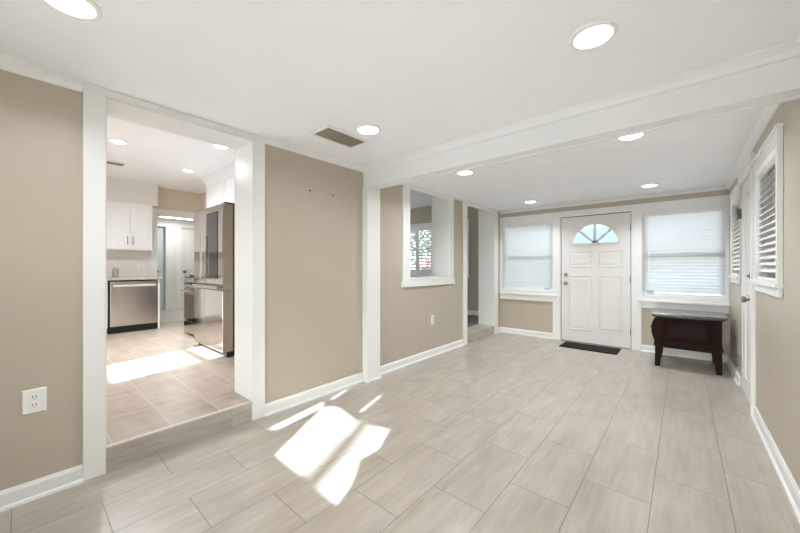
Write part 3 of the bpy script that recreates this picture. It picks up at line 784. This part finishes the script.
# hall ceiling fixture
t = thing('fluorescent_light', 'lit twin-tube ceiling fixture in the hall past the kitchen', 'ceiling light', (-8.95, 2.42, 2.42))
MB().box(-9.2, -8.7, 2.08, 2.78, 2.385, 2.42).build('housing', M['plastic'], t)
for dx in (-0.13, 0.13):
    MB().cyl((-8.95 + dx, 2.1, 2.37), (-8.95 + dx, 2.76, 2.37), 0.019, 12).build('tube', M['tube'], t, smooth=True)
L = bpy.data.lights.new('lamp', 'AREA'); L.shape = 'RECTANGLE'; L.size = 0.4; L.size_y = 0.6; L.energy = 8
lo = bpy.data.objects.new('lamp', L); COL.objects.link(lo); lo.parent = t; lo.location = (0, 0, -0.08)
L = bpy.data.lights.new('bedroom_fill', 'AREA'); L.size = 0.5; L.energy = 5; L.color = (0.9, 0.97, 1.0)  # added area light without fixture, for daylight in the room past the hall
lo = bpy.data.objects.new('bedroom_fill', L); COL.objects.link(lo); lo.location = (-10.6, 2.0, 2.38)

# ------------------------------------------------------------------ ceiling vents
t = thing('ceiling_vent', 'large ceiling vent with dark brown louvres beside a recessed light', 'vent', (-2.10, 1.70, ZC1))
va, vb, vc, vd = -2.225, -1.985, 1.485, 1.915
zz = ZC1
mb = MB().box(va, va + 0.025, vc, vd, zz - 0.012, zz).box(vb - 0.025, vb, vc, vd, zz - 0.012, zz).box(va + 0.025, vb - 0.025, vc, vc + 0.025, zz - 0.012, zz).box(va + 0.025, vb - 0.025, vd - 0.025, vd, zz - 0.012, zz)
mb.build('frame', M['plastic'], t, bevel=0.003)
MB().box(va + 0.025, vb - 0.025, vc + 0.025, vd - 0.025, zz - 0.0015, zz - 0.0005).build('backing', M['dark'], t)
MB().box(va + 0.025, vb - 0.025, 1.695, 1.705, zz - 0.012, zz - 0.002).build('divider', M['louver'], t)
for (a, b_) in ((vc + 0.026, 1.693), (1.707, vd - 0.026)):
    mb = MB()
    for k in range(6):
        x = va + 0.034 + k * 0.031
        mb.hexa([(x, a, zz - 0.011), (x + 0.002, a, zz - 0.012), (x + 0.014, a, zz - 0.003), (x + 0.012, a, zz - 0.002)], [(x, b_, zz - 0.011), (x + 0.002, b_, zz - 0.012), (x + 0.014, b_, zz - 0.003), (x + 0.012, b_, zz - 0.002)])
    mb.build('louvers', M['louver'], t)
t = thing('ceiling_vent', 'small grey ceiling vent in the kitchen', 'vent', (-6.15, 0.84, ZCK))
MB().box(-6.23, -6.07, 0.62, 1.0, ZCK - 0.010, ZCK).build('frame', M['plastic'], t, bevel=0.003)
mb = MB()
for k in range(6): mb.box(-6.215 + k * 0.024, -6.203 + k * 0.024, 0.64, 0.98, ZCK - 0.014, ZCK - 0.009)
mb.build('louvers', M['louver'], t)

# ------------------------------------------------------------------ outlets, anchors
def outlet(label, plane, y, z, w=0.078, h=0.12, duplex=True, cat='outlet', name='wall_outlet'):
    t = thing(name, label, cat, (plane, y, z), None)
    f = lambda u, v, dd: (plane + dd, u, v)
    mb = MB(); mb.loft([(rect(y - w / 2, y + w / 2, z - h / 2, z + h / 2), 0.0005), (rect(y - w / 2, y + w / 2, z - h / 2, z + h / 2), 0.003), (rect(y - w / 2, y + w / 2, z - h / 2, z + h / 2, 0.004), 0.006)], f)
    mb.build('cover_plate', M['plastic'], t)
    if duplex:
        for dz in (-0.021, 0.021):
            s = MB().lathe((plane + 0.006, y, z + dz), (1, 0, 0), [(0.0165, 0), (0.0165, 0.002), (0, 0.0022)], 20).build('socket', M['plastic'], t)
            MB().box(plane + 0.008, plane + 0.0088, y - 0.008, y - 0.005, z + dz - 0.003, z + dz + 0.008).box(plane + 0.008, plane + 0.0088, y + 0.005, y + 0.008, z + dz - 0.003, z + dz + 0.008).lathe((plane + 0.008, y, z + dz - 0.009), (1, 0, 0), [(0.0026, 0), (0.0026, 0.0008)], 8).build('slots', M['dark'], s)
    else:
        MB().box(plane + 0.006, plane + 0.010, y - 0.006, y + 0.006, z - 0.012, z + 0.012).build('toggle', M['plastic'], t)
    return t
outlet('white duplex outlet on the near left wall', XL, 0.05, 0.512, 0.088, 0.126)
outlet('small white outlet on the wall below the pass-through', XL, 3.68, 0.49, 0.075, 0.125)
outlet('wide white outlet plate above the kitchen counter', XKF + 0.006, 1.425, 1.225, 0.115, 0.10)
for y, lab in ((1.731, 'small wall anchor in a pale patch, left of the two'), (1.992, 'small wall anchor in a pale patch, right of the two')):
    t = thing('wall_anchor', lab, 'wall anchor', (XL, y, 1.918), 'old wall anchors')
    MB().lathe((XL, y, 1.918), (1, 0, 0), [(0.011, 0.0002), (0.010, 0.0012), (0, 0.0013)], 14).build('spackle_patch', M['patch'], t)
    MB().lathe((XL, y + 0.005, 1.916), (1, 0, 0), [(0.009, 0.001), (0.008, 0.006), (0.002, 0.006), (0.002, 0.004), (0, 0.004)], 14).build('screw_head', M['anchor'], t)

# ------------------------------------------------------------------ door mat
o = MB().box(-1.435, -0.690, 5.37, 5.775, 0.0, 0.010)
mb = o
for k in range(24):
    x = -1.42 + k * 0.031
    mb.box(x, x + 0.018, 5.385, 5.76, 0.010, 0.0135)
tag(mb.build('door_mat', M['rubber'], None, (-1.06, 5.57, 0)), 'dark brown ribbed mat on the floor before the entry door', 'mat')

# ------------------------------------------------------------------ dark wood side table
t = thing('side_table', 'dark cherry wood end table with tapered legs under the right front window', 'table', (0.035, 5.40, 0), None)
a, b_, c, e = -0.262, 0.332, 5.115, 5.70
def taper(mb, x0, x1, y0, y1, z0, z1, ix, iy):
    # foot narrower on the inner sides: ix, iy = signed inset at the foot
    X0, X1 = (x0, x1 - ix) if ix > 0 else (x0 - ix, x1)
    Y0_, Y1_ = (y0, y1 - iy) if iy > 0 else (y0 - iy, y1)
    return mb.hexa([(X0, Y0_, z0), (X1, Y0_, z0), (X1, Y1_, z0), (X0, Y1_, z0)], [(x0, y0, z1), (x1, y0, z1), (x1, y1, z1), (x0, y1, z1)])
for sx in (0, 1):
    for sy in (0, 1):
        x = a if sx == 0 else b_ - 0.075
        y = c if sy == 0 else e - 0.075
        mb = MB(); taper(mb, x, x + 0.075, y, y + 0.075, 0, 0.27, 0.027 if sx == 0 else -0.027, 0.027 if sy == 0 else -0.027)
        mb.build('leg', M['wood'], t, bevel=0.003)
mb = MB().box(a + 0.004, b_ - 0.004, c + 0.004, e - 0.004, 0.235, 0.612)
for x in (a, b_ - 0.075):
    for y in (c, e - 0.075): mb.box(x, x + 0.075, y, y + 0.075, 0.265, 0.612)
mb.build('case', M['wood'], t, bevel=0.003)
MB().box(a - 0.006, b_ + 0.012, c - 0.012, e + 0.01, 0.258, 0.285).build('base_moulding', M['wood'], t, bevel=0.006)
fy = lambda u, w, dd: (u, c + 0.004 - dd, w)
mb = MB(); mb.loft([(rect(-0.19, 0.265, 0.305, 0.585), 0.0), (rect(-0.19, 0.265, 0.305, 0.585, 0.006), 0.012), (rect(-0.19, 0.265, 0.305, 0.585, 0.018), 0.012), (rect(-0.19, 0.265, 0.305, 0.585, 0.026), 0.002), (rect(-0.19, 0.265, 0.305, 0.585, 0.065), 0.011)], fy)
mb.build('side_panel', M['wood'], t)
MB().box(a - 0.04, b_ + 0.045, c - 0.035, e + 0.03, 0.622, 0.650).box(a - 0.022, b_ + 0.025, c - 0.02, e + 0.015, 0.606, 0.622).build('tabletop', M['woodtop'], t, bevel=0.006)
n = 10
prof = [(a + 0.005, 0.300)] + [(a - 0.004 - 0.036 * math.sin(math.pi * k / n) ** 0.7, 0.300 + 0.285 * k / n) for k in range(n + 1)] + [(a + 0.005, 0.585)]
dr = MB().prism(prof, 'y', c + 0.06, e - 0.06).build('drawer', M['wood'], t, bevel=0.003)
MB().lathe((a - 0.035, 5.40, 0.44), (-1, 0, 0), [(0.008, 0), (0.008, 0.012), (0.018, 0.02), (0.018, 0.028), (0, 0.032)], 14).build('knob', M['bronze'], dr, smooth=True)
MB().box(a - 0.012, a + 0.01, c + 0.045, e - 0.045, 0.235, 0.295).build('apron', M['wood'], t, bevel=0.003)

# ------------------------------------------------------------------ kitchen: cabinets and appliances
fk = lambda plane: (lambda u, w, dd: (plane + dd, u, w))
def shaker(mb, u0, u1, w0, w1, fn, rail=0.06):
    mb.loft([(rect(u0, u1, w0, w1), 0.0), (rect(u0, u1, w0, w1, 0.001), 0.019), (rect(u0, u1, w0, w1, rail), 0.019), (rect(u0, u1, w0, w1, rail + 0.004), 0.008)], fn)
t = thing('wall_cabinet', 'white two-door wall cabinet above the dishwasher', 'cabinet', (-7.28, 1.22, 1.50))
MB().box(XKF, -7.135, 0.905, 1.535, 1.50, 2.30).build('body', M['cab'], t)
for u0, u1, kx in ((0.91, 1.220, 1.187), (1.226, 1.532, 1.26)):
    mb = MB(); shaker(mb, u0, u1, 1.512, 2.285, fk(-7.135)); dd = mb.build('door', M['cab'], t)
    MB().cyl((-7.09, kx, 1.59), (-7.09, kx, 1.73), 0.006, 10).box(-7.116, -7.09, kx - 0.004, kx + 0.004, 1.605, 1.613).box(-7.116, -7.09, kx - 0.004, kx + 0.004, 1.707, 1.715).build('handle', M['nickel'], dd)
t = thing('wall_cabinet', 'white wall cabinet left of the two-door cabinet, hidden by the opening jamb', 'cabinet', (-7.28, 0.58, 1.50))
MB().box(XKF, -7.135, 0.26, 0.90, 1.50, 2.30).build('body', M['cab'], t)
mb = MB(); shaker(mb, 0.265, 0.895, 1.512, 2.285, fk(-7.135)); mb.build('door', M['cab'], t)
t = thing('base_cabinet', 'white base cabinet left of the dishwasher', 'cabinet', (-7.14, 0.58, ZK))
MB().box(XKF + 0.03, -6.85, 0.26, 0.90, ZK + 0.1, 1.0).box(XKF + 0.03, -6.92, 0.26, 0.90, ZK, ZK + 0.1).build('body', M['cab'], t)
mb = MB(); shaker(mb, 0.265, 0.895, ZK + 0.11, 0.98, fk(-6.85)); mb.build('door', M['cab'], t)
o = MB().box(XKF, -6.80, 0.26, 1.60, 1.0, 1.04).build('countertop', M['granite'], None, (-7.12, 0.93, 1.0), bevel=0.004)
tag(o, 'speckled stone countertop over the dishwasher', 'countertop')
o = MB().box(XKF, -6.85, 1.556, 1.578, ZK, 1.0).build('end_panel', M['cab'], None, (-7.14, 1.567, ZK))
tag(o, 'white cabinet end panel between the dishwasher and the hall doorway', 'cabinet panel')
t = thing('dishwasher', 'stainless steel dishwasher under the kitchen counter', 'dishwasher', (-7.12, 1.235, ZK))
MB().box(XKF + 0.03, -6.86, 0.906, 1.553, ZK + 0.02, 0.995).build('body', M['black'], t)
MB().box(XKF + 0.03, -6.88, 0.91, 1.55, ZK, ZK + 0.09).build('toe_kick', M['black'], t)
MB().box(-6.86, -6.825, 0.928, 1.545, 0.262, 0.975).build('door', M['steeldw'], t, bevel=0.004)
MB().box(-6.795, -6.780, 0.955, 1.515, 0.895, 0.925).box(-6.826, -6.795, 0.965, 0.985, 0.90, 0.92).box(-6.826, -6.795, 1.485, 1.505, 0.90, 0.92).build('handle', M['satin'], t, bevel=0.004)

struct('trim_18', MB().box(XKF, XKF + 0.006, 0.26, 1.58, 1.04, 1.50), M['soffit'], 'pale backsplash above the kitchen counter')
t = thing('storage_jar', 'clear glass jar with lid on the counter above the dishwasher', 'jar', (-7.34, 1.065, 1.04))
o = Vector((-7.34, 1.065, 1.04))
MB().lathe(o, (0, 0, 1), [(0, 0.001), (0.036, 0.001), (0.042, 0.01), (0.042, 0.11), (0.036, 0.135), (0.024, 0.15), (0.024, 0.165)], 20).build('body', M['jarglass'], t, smooth=True)
MB().lathe(o, (0, 0, 1), [(0.035, 0.004), (0.038, 0.01), (0.038, 0.06), (0, 0.062)], 20).build('contents', M['plastic'], t, smooth=True)
MB().lathe(o, (0, 0, 1), [(0.03, 0.165), (0.03, 0.185), (0.012, 0.192), (0.012, 0.205), (0, 0.207)], 20).build('lid', M['plastic'], t, smooth=True)

# fridge
t = thing('refrigerator', 'stainless french-door refrigerator with a dark glass door panel', 'refrigerator', (-4.56, 1.95, ZK))
xa, xb = -5.04, -4.08
MB().box(xa + 0.005, xb - 0.005, 1.672, 2.37, ZK + 0.05, 1.955).build('body', M['fridgeside'], t, bevel=0.005)
MB().box(xa + 0.02, xb - 0.005, 1.60, 2.3, ZK, ZK + 0.05).build('base_grille', M['black'], t)
for hx in (xb - 0.10, xa + 0.01):
    MB().box(hx, hx + 0.09, 1.58, 1.80, 1.955, 1.985).build('hinge_cover', M['black'], t, bevel=0.006)
xs = -4.60
d1 = MB().box(xa, xs - 0.003, 1.55, 1.668, 1.005, 1.965).build('left_door', M['steel'], t, bevel=0.006)
d2 = MB().box(xs + 0.003, xb, 1.55, 1.668, 1.005, 1.965).build('right_door', M['steel'], t, bevel=0.006)
MB().box(-4.575, -4.225, 1.545, 1.552, 1.075, 1.885).build('glass_panel', M['blackglass'], d2, bevel=0.002)
MB().cyl((-4.655, 1.505, 1.08), (-4.655, 1.505, 1.62), 0.011, 12).box(-4.662, -4.648, 1.505, 1.55, 1.10, 1.115).box(-4.662, -4.648, 1.505, 1.55, 1.585, 1.60).build('handle', M['steelside'], d1)
f1 = MB().box(xa, -4.668, 1.55, 1.668, ZK + 0.055, 0.935).build('lower_left_door', M['steel'], t, bevel=0.006)
f2 = MB().box(-4.662, xb, 1.55, 1.668, ZK + 0.055, 0.935).build('lower_right_door', M['steel'], t, bevel=0.006)
MB().box(xa + 0.01, xb - 0.01, 1.60, 1.668, 0.935, 1.005).build('recess', M['steelside'], t)
MB().box(xa + 0.03, xb - 0.10, 1.515, 1.54, 0.945, 0.985).box(xa + 0.06, xa + 0.08, 1.54, 1.60, 0.955, 0.975).box(xb - 0.15, xb - 0.13, 1.54, 1.60, 0.955, 0.975).build('bar_handle', M['steeldw'], t, bevel=0.004)
# door edges show brushed steel on the side
MB().box(xb, xb + 0.001, 1.556, 1.664, 1.01, 1.96).box(xb, xb + 0.001, 1.556, 1.664, ZK + 0.06, 0.93).build('door_edge', M['steelside'], t)

# range
t = thing('kitchen_range', 'stainless range with black oven glass beyond the refrigerator', 'range', (-5.67, 2.05, ZK))
ra, rb = -6.05, -5.29
MB().box(ra, rb, 1.745, 2.385, ZK + 0.03, 1.045).build('body', M['black'], t)
od = MB().box(ra, rb, 1.715, 1.745, 0.37, 0.885).build('oven_door', M['steel'], t, bevel=0.004)
MB().box(ra + 0.04, rb - 0.04, 1.711, 1.716, 0.40, 0.79).build('window', M['blackglass'], od)
MB().cyl((ra + 0.04, 1.675, 0.845), (rb - 0.04, 1.675, 0.845), 0.011, 12).box(ra + 0.07, ra + 0.085, 1.675, 1.716, 0.838, 0.852).box(rb - 0.085, rb - 0.07, 1.675, 1.716, 0.838, 0.852).build('handle', M['steel'], od)
MB().box(ra, rb, 1.715, 1.745, ZK + 0.03, 0.36).build('storage_drawer', M['steel'], t, bevel=0.004)
MB().box(ra, rb, 1.715, 1.745, 0.895, 1.04).build('control_panel', M['steelside'], t, bevel=0.004)
for k in range(5):
    x = ra + 0.10 + k * 0.14
    MB().lathe((x, 1.715, 0.965), (0, -1, 0), [(0.024, 0), (0.022, 0.025), (0, 0.026)], 16).build('knob', M['black'], t, smooth=True)
MB().box(ra, rb, 1.72, 2.385, 1.045, 1.058).build('cooktop', M['blackglass'], t, bevel=0.003)
mb = MB()
for gx in (ra + 0.05, ra + 0.40):
    for q in range(4):
        mb.box(gx + q * 0.1, gx + q * 0.1 + 0.012, 1.78, 2.3, 1.058, 1.085)
    mb.box(gx, gx + 0.312, 1.78, 1.792, 1.058, 1.085).box(gx, gx + 0.312, 2.288, 2.30, 1.058, 1.085)
mb.build('grate', M['black'], t)
t = thing('base_cabinet', 'narrow white base cabinet between the range and the refrigerator', 'cabinet', (-5.17, 2.05, ZK))
MB().box(-5.285, -5.05, 1.76, 2.39, ZK, 1.0).build('body', M['cab'], t)
MB().box(-5.287, -5.05, 1.73, 2.39, 1.0, 1.04).build('counter', M['granite'], t)

# wall cabinets over the range and the fridge
YC = 2.05
fc = lambda u, w, dd: (u, YC - dd, w)
def cab_crown(mb, x0, x1, left_end):
    mb.prism([(YC, 2.60), (YC - 0.015, 2.60), (YC - 0.02, 2.62), (YC - 0.06, 2.675), (YC - 0.065, 2.70), (YC, 2.70)], 'x', x0 - (0.06 if left_end else 0), x1)
    if left_end:
        mb.prism([(x0, 2.60), (x0 - 0.015, 2.60), (x0 - 0.02, 2.62), (x0 - 0.06, 2.675), (x0 - 0.065, 2.70), (x0, 2.70)], 'y', YC, YKN)
for ca, cb_, z0, lab in ((-6.05, -5.32, 1.47, 'tall white wall cabinet over the range, left of the one over the refrigerator'), (-5.316, -3.98, 2.02, 'white wall cabinet over the refrigerator, beside the opening jamb')):
    t = thing('wall_cabinet', lab, 'cabinet', ((ca + cb_) / 2, 2.22, z0))
    MB().box(ca, cb_, YC, YKN - 0.002, z0, 2.62).build('body', M['cab'], t)
    cm = (ca + cb_) / 2
    for u0, u1 in ((ca + 0.003, cm - 0.002), (cm + 0.002, cb_ - 0.003)):
        mb = MB(); shaker(mb, u0, u1, z0 + 0.01, 2.60, fc); dd = mb.build('door', M['cab'], t)
        hx = u1 - 0.035 if u0 < cm - 0.1 else u0 + 0.035
        MB().cyl((hx, YC - 0.045, z0 + 0.08), (hx, YC - 0.045, z0 + 0.20), 0.006, 10).box(hx - 0.004, hx + 0.004, YC - 0.045, YC - 0.019, z0 + 0.09, z0 + 0.098).box(hx - 0.004, hx + 0.004, YC - 0.045, YC - 0.019, z0 + 0.182, z0 + 0.19).build('handle', M['nickel'], dd)
    mb = MB(); cab_crown(mb, ca, cb_, ca < -6); mb.build('crown', M['cab'], t)

# ------------------------------------------------------------------ hall doors
d = sroot('door_3', (XHF, 2.3, ZK), 'white door coloured with daylight blue, ajar at the far left of the hall')
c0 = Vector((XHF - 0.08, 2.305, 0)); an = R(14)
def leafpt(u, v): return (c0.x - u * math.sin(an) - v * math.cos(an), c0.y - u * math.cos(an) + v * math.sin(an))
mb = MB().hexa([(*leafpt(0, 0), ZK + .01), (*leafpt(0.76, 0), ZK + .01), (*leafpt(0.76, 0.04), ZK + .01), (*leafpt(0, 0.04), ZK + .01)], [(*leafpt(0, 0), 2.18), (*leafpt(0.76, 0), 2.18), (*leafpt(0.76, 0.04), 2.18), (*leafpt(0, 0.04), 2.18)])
mb.build('door_leaf', M['daylight_tint'], d)
kp = leafpt(0.12, -0.0)
MB().lathe((*kp, 1.10), (1, 0, 0), [(0.03, 0), (0.012, 0.008), (0.012, 0.03), (0.028, 0.04), (0.026, 0.055), (0, 0.062)], 14).build('door_knob', M['bronze'], d, smooth=True)
d = sroot('door_4', (XHF, 3.04, ZK), 'white panelled hall door with a dark knob')
MB().box(XHF - 0.05, XHF - 0.01, 2.665, 3.415, ZK + .01, 2.18).build('door_leaf', M['door'], d)
fh = fk(XHF - 0.01)
for r4 in ((2.75, 2.99, 1.15, 2.08), (3.08, 3.33, 1.15, 2.08), (2.75, 2.99, 0.3, 1.0), (3.08, 3.33, 0.3, 1.0)):
    mb = MB(); panel(mb, lambda i, r4=r4: rect(*r4, i), fh); mb.build('door_panel', M['door'], d)
MB().lathe((XHF - 0.01, 2.735, 1.085), (1, 0, 0), [(0.034, 0), (0.014, 0.008), (0.014, 0.03), (0.034, 0.04), (0.032, 0.06), (0, 0.066)], 16).build('door_knob', M['bronze'], d, smooth=True)

# ------------------------------------------------------------------ outdoors
struct('ground', MB().box(-60, 60, -60, 80, -0.6, -0.25), M['lawn'], 'lawn outside')
struct('ground_bounce_back', MB().box(-9, 3.0, -12, YB2, -0.25, -0.2), M['patio'], 'pale patio added unseen behind the house to bounce light indoors')  # pale surface added out of view; reflects sun up to the ceiling
struct('ground_bounce_side', MB().box(-14, -7.1, 1.0, 8.5, -0.25, -0.2), M['patio'], 'pale paving added unseen beside the house to bounce light indoors')  # pale surface added out of view; reflects neutral light into the family room
struct('ground_drive', MB().box(-3.0, 3.0, 6.8, 24, -0.25, -0.235), M['paver'], 'pale concrete drive in front of the house')
struct('wall_porch', wall(MB(), 'x', 1.9, 2.0, 1.5, 7.0, -0.25, 2.7), M['porch'], 'grey side porch wall beyond the right windows')
struct('ceiling_porch', MB().box(XR2, 2.0, 1.5, 7.0, 2.5, 2.62), M['porch'], 'grey side porch roof')
struct('floor_porch', MB().box(XR2, 1.9, 1.5, 7.0, -0.25, -0.05), M['paver'], 'side porch floor')
struct('wall_porch_end', wall(MB(), 'y', 1.4, 1.5, XR2, 2.0, -0.25, 2.7), M['porch'], 'grey end wall of the side porch')

def foliage(x, y, z, rx_, ry_, rz_, n, size, mat, seed):
    rnd = random.Random(seed); mb = MB()
    for _ in range(n):
        while True:
            p = Vector((rnd.uniform(-1, 1), rnd.uniform(-1, 1), rnd.uniform(-1, 1)))
            if 0.25 < p.length < 1: break
        c = Vector((x + p.x * rx_, y + p.y * ry_, z + p.z * rz_))
        q = Vector((rnd.gauss(0, 1), rnd.gauss(0, 1), rnd.gauss(0, 1))).normalized()
        u = q.orthogonal().normalized(); v = q.cross(u); s = size * rnd.uniform(0.6, 1.2)
        mb.face([c - u * s, c - v * s * 0.5, c + u * s, c + v * s * 0.5])
    return mb
def bush(label, x, y, h, r, mat, seed, name='shrub', cat='shrub', n=1500, size=0.07, trunk=0.3):
    t = thing(name, label, cat, (x, y, -0.25))
    foliage(x, y, -0.25 + trunk + (h - trunk) / 2, r, r, (h - trunk) / 2, n, size, mat, seed).build('foliage', mat, t)
    mb = MB(); mb.lathe((x, y, -0.25), (0, 0, 1), [(0.03 + 0.04 * h / 3, 0), (0.02 + 0.03 * h / 3, trunk), (0.008, h * 0.8)], 8); mb.build('stem', M['bark'], t)
bush('dark green shrub right outside the shuttered window', -9.3, 9.6, 1.9, 1.0, M['leaf'], 3)
bush('pale green shrub outside the shuttered window', -6.5, 9.2, 1.5, 0.8, M['leafpale'], 4)
bush('pink flowering shrub outside the shuttered window', -8.2, 11.9, 2.1, 0.9, M['petal'], 5, n=1000)
bush('tall tree beyond the shuttered window', -10.5, 14.5, 6.5, 2.6, M['leaf'], 6, 'tree', 'tree', 2600, 0.14, 1.4)
bush('bushy tree across the street seen through the right front blind', 2.4, 24, 5.0, 2.2, M['leaf'], 8, 'tree', 'tree', 1600, 0.22, 1.6)
bush('pale tree across the street, left of the house', -16, 34, 7.5, 3.2, M['leafpale'], 9, 'tree', 'tree', 1600, 0.25, 1.8)
t = thing('house', 'pale grey house across the street behind the right front blind', 'house', (-1.0, 34, -0.25))
MB().box(-7, 5, 32, 39, -0.25, 2.8).build('wall', M['siding'], t)
MB().prism([(31.3, 2.7), (35.5, 4.9), (39.7, 2.7)], 'x', -7.6, 5.6).build('roof', M['shingle'], t)
for x in (-5.6, -2.2, 2.6):
    f = MB().box(x - 0.08, x + 1.38, 31.95, 32.0, 0.72, 2.18).build('window_frame', M['trim'], t)
    MB().box(x, x + 1.3, 31.93, 31.95, 0.8, 2.1).build('pane', M['blackglass'], f)

t = thing('tree', 'tall leaning tree standing behind the house', 'tree', (3.3, -10.0, -0.25))
MB().lathe((3.3, -10.0, -0.25), (-2.85, 0, 8.25), [(0.15, 0), (0.10, 5.0), (0.075, 8.6)], 12).build('trunk', M['bark'], t, smooth=True)
foliage(0.3, -10.0, 9.3, 1.2, 1.2, 0.9, 900, 0.16, M['leaf'], 21).build('foliage', M['leaf'], t)
